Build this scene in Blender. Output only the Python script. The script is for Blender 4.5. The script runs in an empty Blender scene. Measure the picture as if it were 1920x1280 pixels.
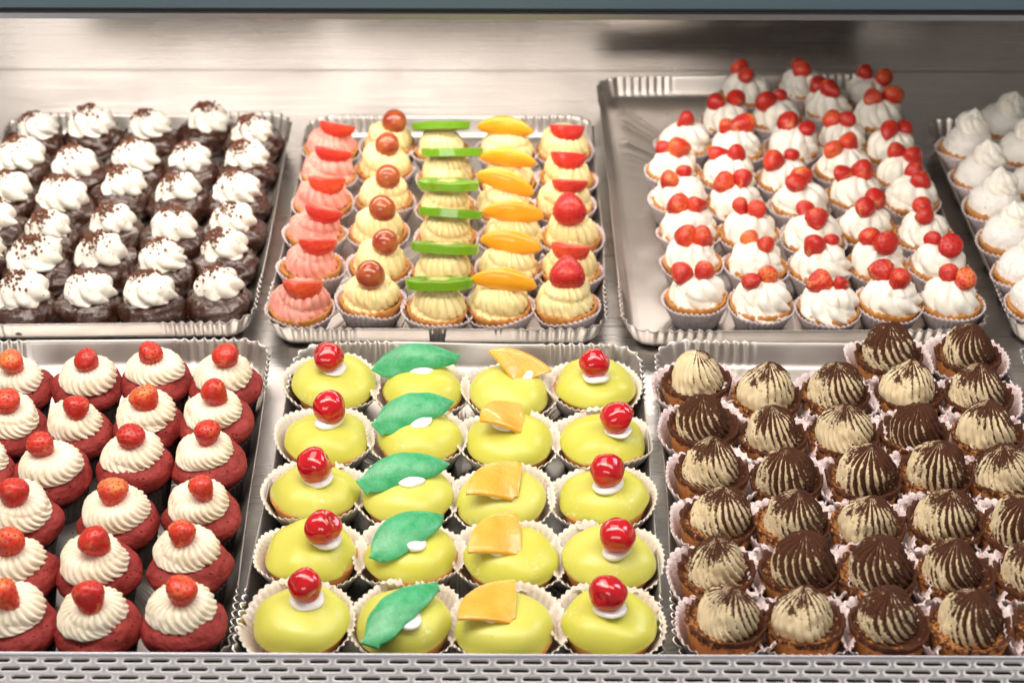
import bpy, math, random
import numpy as np
from mathutils import Vector, Matrix, Euler

scene = bpy.context.scene
C = scene.collection
PI = math.pi

# ------------------------------------------------------------------ camera
cam_data = bpy.data.cameras.new('camera')
cam_data.sensor_width = 36.0
cam_data.lens = 3500.0 / 1920.0 * 36.0
cam_data.clip_start = 0.01
cam_data.clip_end = 50
cam_data.dof.use_dof = True
cam_data.dof.focus_distance = 1.24
cam_data.dof.aperture_fstop = 8.5
cam = bpy.data.objects.new('camera', cam_data)
C.objects.link(cam)
cam.location = (0, 0, 0.751)
cam.rotation_euler = (math.radians(90 - 32.03), 0, math.radians(0.35))
scene.camera = cam

# ------------------------------------------------------------------ world and lamps
world = bpy.data.worlds.new('World')
scene.world = world
world.use_nodes = True
bg = world.node_tree.nodes['Background']
bg.inputs[0].default_value = (1.0, 0.93, 0.86, 1)
bg.inputs[1].default_value = 0.27

def lamp(name, loc, target, sx, sy, power, col):
    d = bpy.data.lights.new(name, 'AREA')
    d.shape = 'RECTANGLE'; d.size = sx; d.size_y = sy
    d.energy = power; d.color = col
    o = bpy.data.objects.new(name, d)
    C.objects.link(o)
    o.location = loc
    v = Vector(target) - Vector(loc)
    o.rotation_euler = v.to_track_quat('-Z', 'Y').to_euler()
    return o
lamp('case_strip_lamp', (-0.10, 0.92, 0.64), (-0.05, 1.20, 0.0), 1.4, 0.20, 6.6, (1.0, 0.90, 0.80))
lamp('ceiling_lamp', (-0.6, 1.35, 2.2), (-0.05, 1.25, 0.0), 1.6, 1.2, 25, (1.0, 0.93, 0.85))
lamp('shelf_strip_lamp', (-0.20, 1.42, 0.2035), (-0.20, 1.43, 0.0), 0.80, 0.08, 2.2, (1.0, 0.91, 0.82))
lamp('shop_window', (2.4, 2.2, 1.9), (0.2, 1.2, 0.0), 1.0, 1.4, 30, (0.78, 0.86, 1.0))

lamp('front_fill_lamp', (-0.8, -1.6, 1.1), (-0.2, 1.6, 0.0), 1.9, 0.7, 20, (1.0, 0.95, 0.91))  # added fill behind the camera, brightens the back panel and pastry fronts

scene.view_settings.view_transform = 'Standard'
scene.view_settings.look = 'None'
scene.view_settings.exposure = 0.0
scene.view_settings.gamma = 1.0
scene.cycles.use_denoising = True
scene.cycles.max_bounces = 6
scene.cycles.diffuse_bounces = 3
scene.cycles.glossy_bounces = 4
scene.cycles.caustics_reflective = False
scene.cycles.caustics_refractive = False
scene.cycles.sample_clamp_indirect = 4.0

# positions in millimetres on the deck: row, column, x, y, then topping offsets
TRAYS=[[-334.1,1375.8,260.4,373.4,1.41],[-64.2,1371.1,261.8,375.8,0.12],[211.2,1416.0,280.2,466.9,0.78],[494.1,1370.8,259.1,372.9,0.44],[-303.9,988.6,257.3,363.4,2.13],[-40.4,988.0,256.7,358.5,-0.53],[221.2,990.0,257.1,359.6,-1.28],[481.2,991.6,252.8,360.8,-3.12]]
CHOC=[[0,0,-434.4,1510.8],[0,1,-384.8,1517.3],[0,2,-332.9,1513.5],[0,3,-284.0,1529.5],[0,4,-240.4,1506.2],[1,0,-432.9,1453.2],[1,1,-385.4,1441.0],[1,2,-336.5,1454.1],[1,3,-287.2,1454.4],[1,4,-239.1,1454.5],[2,0,-431.4,1392.2],[2,1,-383.1,1378.4],[2,2,-337.8,1402.1],[2,3,-288.1,1392.7],[2,4,-237.6,1393.5],[3,0,-430.2,1340.6],[3,1,-383.2,1326.3],[3,2,-333.8,1337.8],[3,3,-283.8,1329.7],[3,4,-236.3,1341.8],[4,0,-428.9,1287.5],[4,1,-380.6,1274.1],[4,2,-330.9,1285.0],[4,3,-281.5,1275.0],[4,4,-235.1,1290.7],[5,0,-427.4,1228.4],[5,1,-380.0,1222.1],[5,2,-331.6,1226.1],[5,3,-282.0,1223.6],[5,4,-233.6,1231.6]]
VELVET=[[0,0,-353.6,1091.3,0.1,-20.1],[0,1,-305.4,1093.4,4.1,-9.2],[0,2,-256.5,1097.3,-0.7,-11.1],[0,3,-207.7,1095.6,3.1,-12.0],[1,0,-346.7,1038.8,1.7,-7.0],[1,1,-299.3,1036.9,3.5,-13.2],[1,2,-252.7,1046.5,2.7,-10.1],[1,3,-205.8,1046.1,6.2,-11.1],[2,0,-352.9,986.4,3.5,-5.5],[2,1,-305.4,986.7,-2.6,-1.7],[2,2,-251.8,994.9,1.6,-6.1],[2,3,-204.0,998.2,4.5,-11.6],[3,0,-316.3,938.0,-0.8,-13.1],[3,1,-251.8,936.9,0.3,-15.4],[3,2,-202.1,946.0,3.3,-16.6],[4,0,-304.2,882.4,1.6,-4.5],[4,1,-256.9,888.9,1.5,-8.0],[4,2,-201.6,891.8,-0.5,-8.6],[5,0,-294.5,835.6,-0.0,-13.2],[5,1,-246.6,837.4,-1.0,-10.4],[5,2,-198.2,840.3,2.0,-8.4]]
FRUIT=[[0,0,-168.2,1481.7,7.2,-23.9],[0,1,-166.3,1431.3,4.7,-36.7],[0,2,-165.8,1379.8,4.9,-33.2],[0,3,-168.0,1327.7,8.9,-27.9],[0,4,-165.3,1272.1,6.3,-25.6],[0,5,-167.1,1212.5,4.1,-17.5],[1,0,-117.6,1489.4,5.7,-37.2],[1,1,-119.1,1441.7,3.4,-36.8],[1,2,-114.6,1385.5,4.7,-34.0],[1,3,-115.9,1329.7,5.3,-29.6],[1,4,-112.2,1274.0,4.5,-30.3],[1,5,-115.5,1221.7,0.3,-10.1],[2,0,-70.5,1480.3,0.5,-24.0],[2,1,-64.2,1426.3,5.5,-24.7],[2,2,-62.3,1371.6,3.0,-25.0],[2,3,-60.4,1320.0,3.7,-25.2],[2,4,-61.5,1261.7,1.5,-26.4],[2,5,-64.2,1210.2,1.4,-19.0],[3,0,-14.3,1476.7,-0.6,-27.9],[3,1,-11.2,1419.1,1.9,-32.8],[3,2,-14.2,1370.1,1.1,-28.5],[3,3,-8.2,1320.3,0.3,-31.1],[3,4,-10.2,1269.9,1.0,-21.9],[3,5,-16.3,1211.9,5.2,-7.2],[4,0,36.6,1481.0,2.6,-25.9],[4,1,37.3,1425.0,-0.0,-24.4],[4,2,35.6,1375.7,3.9,-30.3],[4,3,39.8,1320.6,-1.9,-14.6],[4,4,37.6,1268.6,-0.9,-22.4],[4,5,34.2,1213.7,1.8,-1.2]]
BERRY=[[0,0,134.0,1227.0,[[-11.4,-6.2],[5.7,-5.0]]],[0,1,181.1,1218.6,[[-9.2,-18.4],[4.1,-7.9]]],[0,2,232.1,1213.6,[[-8.9,-11.4],[6.6,-16.5]]],[0,3,278.4,1221.0,[[-7.0,0.7],[2.9,-13.2]]],[0,4,327.0,1221.2,[[-2.7,-0.9],[6.9,-9.6]]],[1,0,134.6,1281.2,[[-4.4,-17.6],[6.3,-19.8]]],[1,1,183.6,1275.9,[[-6.9,-6.9],[4.6,-22.3]]],[1,2,233.2,1273.7,[[-6.0,-18.1],[8.6,-7.6]]],[1,3,279.9,1278.6,[[-5.8,-13.4],[3.5,-24.5]]],[1,4,326.2,1274.7,[[-6.3,-16.6],[4.0,-30.1]]],[2,0,136.5,1331.1,[[-7.6,-19.0],[4.6,-20.9]]],[2,1,184.3,1327.5,[[-6.4,-15.9],[6.3,-21.7]]],[2,2,234.1,1320.6,[[-7.6,-14.6],[-0.2,-31.1]]],[2,3,280.1,1336.6,[[-3.9,-27.6],[6.5,-12.5]]],[2,4,325.5,1327.6,[[-1.2,-6.4],[-3.2,-22.2]]],[3,0,131.0,1388.1,[[-16.6,-24.3],[-4.0,-14.2]]],[3,1,179.0,1380.0,[[-11.0,-19.3],[4.8,-19.2]]],[3,2,230.8,1377.7,[[-5.5,-30.1],[0.9,-16.5]]],[3,3,278.4,1393.3,[[-14.2,-22.3],[1.4,-22.7]]],[3,4,324.7,1386.2,[[3.6,-17.0],[5.3,-31.5]]],[4,0,129.6,1440.0,[[-12.9,-14.2],[-0.5,-20.7]]],[4,1,176.4,1427.0,[[-11.3,-17.3],[3.4,-22.8]]],[4,2,223.2,1423.5,[[-12.1,-26.4],[4.1,-17.7]]],[4,3,277.0,1440.9,[[-13.8,-25.2],[1.8,-19.4]]],[4,4,324.1,1431.7,[[-6.6,-25.4],[8.6,-38.2]]],[5,0,142.8,1495.2,[[-0.1,-24.5]]],[5,1,187.4,1481.0,[[-10.8,-25.3],[3.4,-23.9]]],[5,2,238.4,1485.6,[[-4.5,-12.9],[12.4,-22.5]]],[5,3,282.9,1499.1,[[-9.4,-17.3],[2.0,-22.9]]],[5,4,323.5,1478.0,[[-0.8,-32.9],[14.2,-23.7]]],[6,0,184.9,1538.4,[[-12.9,-26.0],[7.0,-22.9]]],[6,1,231.4,1543.8,[[-16.3,-33.1],[0.7,-19.7]]],[6,2,281.9,1565.3,[[-7.6,-23.5],[-0.3,-40.9]]],[6,3,322.6,1542.9,[[-5.7,-18.3],[11.8,-13.2]]],[7,0,208.8,1599.5,[[-5.9,-17.1],[-1.7,-47.0]]],[7,1,261.5,1613.0,[[-6.7,-20.8],[-5.0,-32.8]]],[7,2,321.9,1595.0,[[1.4,-17.1],[18.2,-24.7]]]]
MARZ=[[0,0,-134.1,1111.0,-3.3,-1.3],[0,1,-70.7,1103.2,-5.5,8.7],[0,2,-9.4,1099.5,7.3,11.2],[0,3,51.1,1107.1,-0.9,-12.1],[1,0,-133.7,1040.6,1.9,5.1],[1,1,-69.2,1042.3,-3.6,3.2],[1,2,-8.4,1038.7,-2.2,2.5],[1,3,54.9,1037.2,9.0,-4.2],[2,0,-135.3,979.0,1.3,-4.5],[2,1,-74.6,976.5,-2.3,0.9],[2,2,-11.8,974.1,0.1,-2.0],[2,3,54.3,974.5,2.9,-3.2],[3,0,-131.1,915.5,7.6,-3.6],[3,1,-68.3,914.9,-1.8,-2.3],[3,2,-6.8,912.7,-8.3,-1.0],[3,3,53.8,913.1,3.8,-5.6],[4,0,-130.7,854.7,4.1,6.7],[4,1,-69.2,852.6,1.5,-13.0],[4,2,-8.7,846.9,-7.1,2.2],[4,3,52.4,852.0,-2.2,-1.5]]
TIRA=[[0,0,265.0,1132.0],[0,1,320.9,1136.6],[1,0,124.5,1097.6],[1,1,168.5,1078.7],[1,2,218.5,1082.2],[1,3,270.2,1084.9],[1,4,318.1,1081.9],[2,0,123.3,1044.4],[2,1,169.9,1030.9],[2,2,217.5,1031.8],[2,3,265.1,1037.6],[2,4,315.2,1034.6],[3,0,124.0,990.5],[3,1,173.7,983.3],[3,2,222.8,984.7],[3,3,270.1,990.8],[3,4,317.2,986.9],[4,0,122.4,937.5],[4,1,170.0,935.5],[4,2,218.7,934.9],[4,3,266.0,939.1],[4,4,312.7,932.7],[5,0,119.9,889.6],[5,1,168.8,887.7],[5,2,216.6,886.6],[5,3,264.1,886.7],[5,4,311.2,884.8],[6,0,119.6,841.9],[6,1,167.5,840.9],[6,2,215.1,839.8],[6,3,262.8,838.7],[6,4,310.5,837.7]]
COCO=[[0,431.1,1529.6],[1,390.7,1484.8],[2,435.9,1472.4],[3,391.1,1427.9],[4,391.5,1372.8],[5,392.0,1317.5],[6,434.7,1411.6],[7,392.4,1265.7],[8,429.9,1348.4],[9,392.7,1217.9],[10,434.3,1301.3]]

# ------------------------------------------------------------------ material helpers
class NT:
    def __init__(s, name):
        s.m = bpy.data.materials.new(name); s.m.use_nodes = True
        s.t = s.m.node_tree; s.b = s.t.nodes['Principled BSDF']
    def n(s, typ, **kw):
        nd = s.t.nodes.new(typ)
        for k, v in kw.items():
            if k in nd.inputs: s.set(nd.inputs[k], v)
            else: setattr(nd, k, v)
        return nd
    def set(s, inp, v):
        if isinstance(v, bpy.types.NodeSocket): s.t.links.new(v, inp)
        else: inp.default_value = v
    def p(s, **kw):
        for k, v in kw.items(): s.set(s.b.inputs[k.replace('_', ' ')], v)
        return s
    def obj(s): return s.n('ShaderNodeTexCoord').outputs['Object']
    def noise(s, scale, detail=3, rough=.5, vec=None, dist=0):
        nd = s.n('ShaderNodeTexNoise', Scale=scale, Detail=detail, Roughness=rough, Distortion=dist)
        s.set(nd.inputs['Vector'], vec if vec is not None else s.obj())
        return nd.outputs['Fac']
    def vor(s, scale, vec=None, out='Distance'):
        nd = s.n('ShaderNodeTexVoronoi', Scale=scale)
        s.set(nd.inputs['Vector'], vec if vec is not None else s.obj())
        return nd.outputs[out]
    def ramp(s, fac, stops):
        nd = s.n('ShaderNodeValToRGB'); s.set(nd.inputs['Fac'], fac)
        e = nd.color_ramp.elements
        while len(e) < len(stops): e.new(.5)
        for el, (pos, col) in zip(e, stops):
            el.position = pos
            el.color = (*col, 1) if isinstance(col, tuple) else (col, col, col, 1)
        return nd.outputs['Color']
    def mix(s, fac, a, b, mode='MIX'):
        nd = s.n('ShaderNodeMix', data_type='RGBA', blend_type=mode)
        s.set(nd.inputs[0], fac)
        for k, v in ((6, a), (7, b)):
            s.set(nd.inputs[k], (*v, 1) if isinstance(v, tuple) else v)
        return nd.outputs[2]
    def math(s, op, a, b=0.0):
        nd = s.n('ShaderNodeMath', operation=op); s.set(nd.inputs[0], a); s.set(nd.inputs[1], b)
        return nd.outputs[0]
    def sep(s, vec):
        nd = s.n('ShaderNodeSeparateXYZ'); s.set(nd.inputs[0], vec); return nd.outputs
    def attr(s, name): return s.n('ShaderNodeAttribute', attribute_name=name).outputs['Fac']
    def rnd(s): return s.n('ShaderNodeObjectInfo').outputs['Random']
    def bump(s, h, strength=.3, dist=.001):
        nd = s.n('ShaderNodeBump', Strength=strength, Distance=dist); s.set(nd.inputs['Height'], h)
        s.set(s.b.inputs['Normal'], nd.outputs[0]); return s
    def scaled(s, v):
        nd = s.n('ShaderNodeMapping'); s.set(nd.inputs['Vector'], s.obj()); nd.inputs['Scale'].default_value = v
        return nd.outputs[0]
    def sss(s, w, scale, rad=(1, .6, .4)):
        return s.p(Subsurface_Weight=w, Subsurface_Scale=scale, Subsurface_Radius=rad)

M = {}
def cream_mat(name, col, dark, speck=None, w=.2):
    k = NT(name)
    c = k.mix(k.ramp(k.noise(90, 3), [(.35, 0.), (.7, 1.)]), col, dark)
    c = k.mix(k.math('MULTIPLY', k.rnd(), .35), c, dark)
    if speck:
        c = k.mix(k.ramp(k.vor(420), [(.10, 1.), (.17, 0.)]), c, speck)
    k.p(Base_Color=c, Roughness=.46, Specular_IOR_Level=.35).sss(w, .0022, (1, .8, .55))
    k.bump(k.noise(900, 3), .22, .0006)
    M[name] = k.m
cream_mat('whipped_cream', (.88, .855, .79), (.84, .80, .70))
cream_mat('butter_cream', (.87, .80, .66), (.84, .75, .58))
cream_mat('custard_cream', (.88, .77, .44), (.84, .70, .34))
cream_mat('strawberry_cream', (.88, .42, .345), (.84, .34, .28), (.35, .05, .05))

k = NT('cocoa_cream')
d = k.math('ADD', k.attr('dust'), k.math('MULTIPLY', k.math('SUBTRACT', k.noise(560, 6, .8), .5), 1.9))
d = k.math('ADD', d, k.math('MULTIPLY', k.math('SUBTRACT', k.noise(80, 3), .5), .9))
dm = k.ramp(d, [(.42, 0.), (.62, 1.)])
cc = k.mix(k.noise(200), (.042, .0135, .006), (.088, .030, .013))
k.p(Base_Color=k.mix(dm, (.78, .65, .42), cc), Roughness=k.ramp(dm, [(0, .45), (1, .95)]), Specular_IOR_Level=.3)
k.bump(k.noise(1100, 3), .35, .0006); M['cocoa_cream'] = k.m

def crust_mat(name, light, dark, cocoa=False):
    k = NT(name)
    c = k.mix(k.ramp(k.noise(140, 4, .6), [(.3, 0.), (.72, 1.)]), light, dark)
    c = k.mix(k.ramp(k.vor(330), [(.08, 1.), (.2, 0.)]), c, tuple(x * .45 for x in dark))
    if cocoa:
        d = k.math('ADD', k.attr('dust'), k.math('MULTIPLY', k.math('SUBTRACT', k.noise(260, 5, .8), .5), 3.2))
        c = k.mix(k.ramp(d, [(.40, 0.), (.62, 1.)]), c, (.075, .024, .010))
    k.p(Base_Color=c, Roughness=.72, Specular_IOR_Level=.25)
    k.bump(k.noise(420, 5, .7), .55, .0012); M[name] = k.m
crust_mat('tart_crust', (.62, .30, .085), (.48, .19, .045))
crust_mat('wafer_crust', (.60, .27, .085), (.52, .21, .06), True)

def paper_mat(name, base, base2, ink, lo, zlo, amount):
    k = NT(name)
    o = k.obj(); x, y, z = k.sep(o)
    ang = k.math('ARCTAN2', y, x)
    cv = k.n('ShaderNodeCombineXYZ'); k.set(cv.inputs[0], ang); k.set(cv.inputs[1], k.math('MULTIPLY', z, 130.0))
    k.set(cv.inputs[2], k.math('MULTIPLY', k.rnd(), 20.0))
    pr = k.ramp(k.noise(6.5, 5, .75, cv.outputs[0], 1.2), [(lo, 0.), (lo + .045, 1.)])
    zone = k.ramp(k.noise(.9, 1, .5, cv.outputs[0]), [(zlo, 0.), (zlo + .06, 1.)])
    c = k.mix(k.noise(60), base, base2)
    c = k.mix(k.ramp(k.noise(160, 3), [(.62, 0.), (.75, .35)]), c, (.62, .48, .36))
    k.p(Base_Color=k.mix(k.math('MULTIPLY', k.math('MULTIPLY', pr, zone), amount), c, ink), Roughness=.8, Specular_IOR_Level=.2)
    M[name] = k.m
paper_mat('cup_paper', (.80, .70, .69), (.77, .67, .66), (.34, .13, .20), .53, .42, .75)
paper_mat('plain_paper', (.80, .74, .68), (.75, .68, .61), (.45, .10, .09), .56, .54, .6)
k = NT('dark_liner'); k.p(Base_Color=(.018, .012, .011, 1), Roughness=.6); M['dark_liner'] = k.m

k = NT('red_sponge')
c = k.mix(k.ramp(k.noise(120, 4, .6), [(.3, 0.), (.75, 1.)]), (.36, .045, .038), (.21, .018, .017))
pores = k.ramp(k.vor(300, k.scaled((1, 1, 1))), [(.12, 1.), (.26, 0.)])
gate = k.ramp(k.noise(150, 2), [(.48, 0.), (.58, 1.)])
pores = k.math('MULTIPLY', pores, gate)
c = k.mix(pores, c, (.06, .006, .006))
k.p(Base_Color=c, Roughness=.62, Specular_IOR_Level=.3)
k.bump(k.math('SUBTRACT', k.noise(330, 4, .65), k.math('MULTIPLY', pores, 2.0)), .6, .0020); M['red_sponge'] = k.m

k = NT('chocolate_glaze')
k.p(Base_Color=k.mix(k.noise(60), (.034, .011, .006), (.062, .020, .010)), Roughness=k.ramp(k.noise(45, 3), [(.35, .13), (.7, .36)]), Specular_IOR_Level=.6, Coat_Weight=.5, Coat_Roughness=.12)
k.bump(k.noise(170, 3, .6), .55, .003); M['chocolate_glaze'] = k.m
k = NT('chocolate_crumb')
k.p(Base_Color=k.mix(k.noise(300, 1), (.085, .022, .008), (.22, .075, .03)), Roughness=.55); M['chocolate_crumb'] = k.m

k = NT('marzipan')
c = k.mix(k.noise(45, 3), (.62, .61, .095), (.565, .55, .075))
c = k.mix(k.ramp(k.rnd(), [(0, 0.), (1, .6)]), c, (.63, .63, .14))
po = k.math('MULTIPLY', k.ramp(k.noise(420, 5, .7), [(.52, 0.), (.64, 1.)]), k.ramp(k.noise(48, 2), [(.60, 0.), (.74, .55)]))
c = k.mix(po, c, (.85, .84, .70))
k.p(Base_Color=c, Roughness=k.ramp(k.noise(35), [(.3, .26), (.7, .42)]), Specular_IOR_Level=.45).sss(.3, .005, (1, .85, .25))
k.bump(k.noise(120, 4), .12, .0015); M['marzipan'] = k.m
k = NT('white_icing'); k.p(Base_Color=(.86, .84, .80, 1), Roughness=.28); M['white_icing'] = k.m

def berry_mat(name, red, deep, pale, lo, hi):
    k = NT(name)
    x, y, z = k.sep(k.obj())
    f = k.math('ADD', k.math('MULTIPLY', z, 45.0), k.math('MULTIPLY', k.math('SUBTRACT', k.noise(110, 2), .5), 1.3))
    f = k.math('ADD', f, k.math('MULTIPLY', k.math('SUBTRACT', k.rnd(), .5), .9))
    c = k.ramp(f, [(0.0, deep), (lo, red), (hi, pale)])
    c = k.mix(k.ramp(k.noise(75, 2), [(.62, 0.), (.76, .6)]), c, (.84, .42, .16) if name[0] == 'w' else pale)
    c = k.mix(k.attr('pit'), c, tuple(v * .5 for v in deep))
    k.p(Base_Color=c, Roughness=.34, Specular_IOR_Level=.5).sss(.25, .003, (1, .25, .15))
    k.bump(k.noise(500, 2), .15, .0006); M[name] = k.m
berry_mat('wild_strawberry', (.66, .048, .018), (.50, .016, .012), (.78, .26, .07), .5, 1.0)
berry_mat('garden_strawberry', (.62, .022, .020), (.50, .012, .016), (.70, .10, .04), .5, 1.0)
k = NT('berry_seed'); k.p(Base_Color=k.mix(k.rnd(), (.10, .018, .008), (.30, .13, .04)), Roughness=.5); M['berry_seed'] = k.m
k = NT('red_seed'); k.p(Base_Color=(.50, .055, .03, 1), Roughness=.35); M['red_seed'] = k.m
k = NT('strawberry_slice')
x, y, z = k.sep(k.obj())
nx, ny, nz = k.sep(k.n('ShaderNodeTexCoord').outputs['Normal'])
rr = k.math('SQRT', k.math('ADD', k.math('MULTIPLY', x, x), k.math('MULTIPLY', y, k.math('MULTIPLY', y, 1.6))))
face = k.ramp(k.math('ADD', k.math('MULTIPLY', rr, 75.0), k.math('MULTIPLY', k.noise(250, 2), .25)), [(.3, (.80, .40, .30)), (.75, (.78, .20, .12)), (1.0, (.66, .05, .03))])
skin = k.mix(k.attr('pit'), k.mix(k.rnd(), (.66, .030, .022), (.74, .085, .028)), (.40, .015, .012))
k.p(Base_Color=k.mix(k.ramp(nz, [(.75, 0.), (.85, 1.)]), skin, face), Roughness=.25, Coat_Weight=.4, Coat_Roughness=.1).sss(.25, .003, (1, .3, .2))
M['strawberry_slice'] = k.m

def gloss_mat(name, a, b, rough, sssw, rad, bumps=.1, bscale=120, coat=.5, trans=0., light=None):
    k = NT(name)
    c = k.mix(k.ramp(k.noise(75, 3), [(.3, 0.), (.7, 1.)]), a, b)
    k.p(Base_Color=c, Roughness=rough, Coat_Weight=coat, Coat_Roughness=.03, Transmission_Weight=trans, IOR=1.42).sss(sssw, .006, rad)
    k.bump(k.noise(bscale, 3, .6), bumps, .002); M[name] = k.m
gloss_mat('candied_cherry', (.62, .006, .014), (.46, .003, .010), .10, .4, (1, .08, .06), .22, 120, 1.0, .06)
gloss_mat('grape_flesh', (.60, .18, .045), (.40, .045, .026), .10, .5, (1, .35, .15), .05, 80, .8, .25)
gloss_mat('peach_flesh', (.86, .36, .014), (.88, .42, .025), .22, .4, (1, .5, .12), .15, 90, .4)
gloss_mat('candied_orange', (.90, .37, .012), (.92, .50, .07), .30, .45, (1, .5, .1), .3, 380, .45, .10)
k = NT('candied_citron')
c = k.mix(k.ramp(k.noise(130, 5, .65), [(.3, 0.), (.72, 1.)]), (.006, .34, .11), (.13, .54, .26))
c = k.mix(k.ramp(k.noise(60, 3), [(.48, 0.), (.68, .6)]), c, (.0, .25, .075))
c = k.mix(k.ramp(k.noise(1500, 2), [(.54, 0.), (.74, .35)]), c, (.36, .68, .46))
k.p(Base_Color=c, Roughness=.34, Coat_Weight=.25, Coat_Roughness=.18, Transmission_Weight=.12, IOR=1.42).sss(.5, .005, (.4, 1, .5))
k.bump(k.noise(420, 4, .7), .28, .0012); M['candied_citron'] = k.m
k = NT('kiwi_flesh')
x, y, z = k.sep(k.obj())
rr = k.math('MULTIPLY', k.math('SQRT', k.math('ADD', k.math('MULTIPLY', x, x), k.math('MULTIPLY', y, y))), 36.0)
c = k.ramp(rr, [(.0, (.72, .68, .30)), (.22, (.66, .64, .22)), (.34, (.17, .35, .015)), (.85, (.15, .36, .010)), (1.0, (.19, .41, .015))])
ang = k.math('ARCTAN2', y, x)
cv = k.n('ShaderNodeCombineXYZ'); k.set(cv.inputs[0], k.math('MULTIPLY', ang, 4.0)); k.set(cv.inputs[1], k.math('MULTIPLY', rr, 5.0))
sd = k.math('MULTIPLY', k.ramp(k.vor(1.3, cv.outputs[0]), [(.2, 1.), (.3, 0.)]), k.ramp(rr, [(.24, 0.), (.3, 1.), (.46, 1.), (.54, 0.)]))
c = k.mix(sd, c, (.012, .010, .006))
k.p(Base_Color=c, Roughness=.16, Coat_Weight=.5, Coat_Roughness=.05).sss(.4, .005, (.6, 1, .15))
k.bump(k.noise(150, 3), .2, .0015); M['kiwi_flesh'] = k.m
k = NT('coconut'); k.p(Base_Color=(.88, .86, .82, 1), Roughness=.6, Specular_IOR_Level=.3)
k.bump(k.noise(700, 4, .7), .6, .0012); M['coconut'] = k.m

def metal(name, col, r0, r1, stretch, bump=.02, smudge=.0):
    k = NT(name)
    br = k.noise(1.0, 4, .6, k.scaled(stretch))
    sm = k.noise(9, 3)
    rg = k.math('ADD', k.ramp(br, [(.3, r0), (.7, r1)]), k.math('MULTIPLY', k.ramp(sm, [(.45, 0.), (.75, 1.)]), smudge))
    k.p(Base_Color=k.mix(sm, col, tuple(v * .90 for v in col)), Metallic=1.0, Roughness=rg)
    k.bump(br, bump, .001); M[name] = k.m
metal('tray_aluminium', (.68, .64, .60), .34, .44, (30, 30, 30), .02, .12)
metal('deck_steel', (.60, .575, .555), .22, .40, (6, 500, 6), .10, .12)
metal('panel_steel', (.74, .71, .68), .22, .29, (4, 4, 400), .03, .06)
k = NT('shelf_steel'); k.p(Base_Color=k.mix(k.noise(1.0, 3, .5, k.scaled((3, 200, 200))), (.078, .125, .160), (.09, .145, .185)), Roughness=.38, Metallic=.25); M['shelf_steel'] = k.m
k = NT('grille_rim_lit'); k.p(Base_Color=(.68, .67, .67, 1), Metallic=.2, Roughness=.35); M['grille_rim_lit'] = k.m  # same metal as the plate, coloured paler to look lit on the slot collars
k = NT('grille_steel'); k.p(Base_Color=(.42, .42, .46, 1), Metallic=.85, Roughness=.36); M['grille_steel'] = k.m
k = NT('black_gasket'); k.p(Base_Color=(.012, .012, .013, 1), Roughness=.5); M['black_gasket'] = k.m
k = NT('slot_shade'); k.p(Base_Color=(.008, .006, .006, 1), Roughness=.8); M['slot_shade'] = k.m  # near-black colour stands in for shade in and below the grille slots
metal('pale_trim', (.42, .45, .48), .3, .4, (3, 300, 300), .02)

# ------------------------------------------------------------------ mesh helpers
def mesh(name, V, F, mat, attrs=None, smooth=True):
    me = bpy.data.meshes.new(name)
    me.from_pydata([tuple(v) for v in np.asarray(V, float)], [], F)
    if smooth: me.polygons.foreach_set('use_smooth', [True] * len(me.polygons))
    if attrs:
        for an, arr in attrs.items():
            a = me.attributes.new(an, 'FLOAT', 'POINT')
            a.data.foreach_set('value', np.asarray(arr, np.float32))
    me.materials.append(M[mat])
    me.update()
    return me

def grid_faces(nv, nu, wrap=True, base=0, flip=False):
    F = []
    for i in range(nv - 1):
        for j in range(nu if wrap else nu - 1):
            a = base + i * nu + j; b = base + i * nu + (j + 1) % nu
            q = (a, b, b + nu, a + nu)
            F.append(q[::-1] if flip else q)
    return F

def lathe(name, prof, nu, mat, fn=None, attr=None, caps=(True, True), smooth=True):
    """prof: (r, z, weight) from bottom to the end of the profile; fn(theta, r, z, w) -> r, z"""
    prof = np.array(prof, float)
    th = np.linspace(0, 2 * PI, nu, endpoint=False)
    T, R = np.meshgrid(th, prof[:, 0]); Z = np.repeat(prof[:, 1:2], nu, 1); W = np.repeat(prof[:, 2:3], nu, 1)
    if fn: R, Z = fn(T, R, Z, W)
    V = np.stack([R * np.cos(T), R * np.sin(T), Z], -1).reshape(-1, 3)
    nv = len(prof); F = grid_faces(nv, nu)
    V = list(V)
    if caps[0]:
        V.append(np.mean(V[:nu], 0)); c = len(V) - 1
        F += [(c, (j + 1) % nu, j) for j in range(nu)]
    if caps[1]:
        o = (nv - 1) * nu; V.append(np.mean(V[o:o + nu], 0)); c = len(V) - 1
        F += [(c, o + j, o + (j + 1) % nu) for j in range(nu)]
    V = np.array(V)
    return mesh(name, V, F, mat, attr(V) if attr else None, smooth)

def wob(rng, n=4, a=1.0, k0=1):
    """smooth periodic random function of an angle"""
    co = [(k, rng.uniform(-1, 1) * a / k ** .5, rng.uniform(0, 2 * PI)) for k in range(k0, k0 + n)]
    return lambda t: sum(c * np.cos(k * t + p) for k, c, p in co)

def noise3(rng, n=14, f=1.0):
    K = np.array([[rng.gauss(0, f) for _ in range(3)] for _ in range(n)]); ph = np.array([rng.uniform(0, 6.28) for _ in range(n)])
    return lambda V: np.sin(V @ K.T + ph).sum(-1) / math.sqrt(n)

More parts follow.
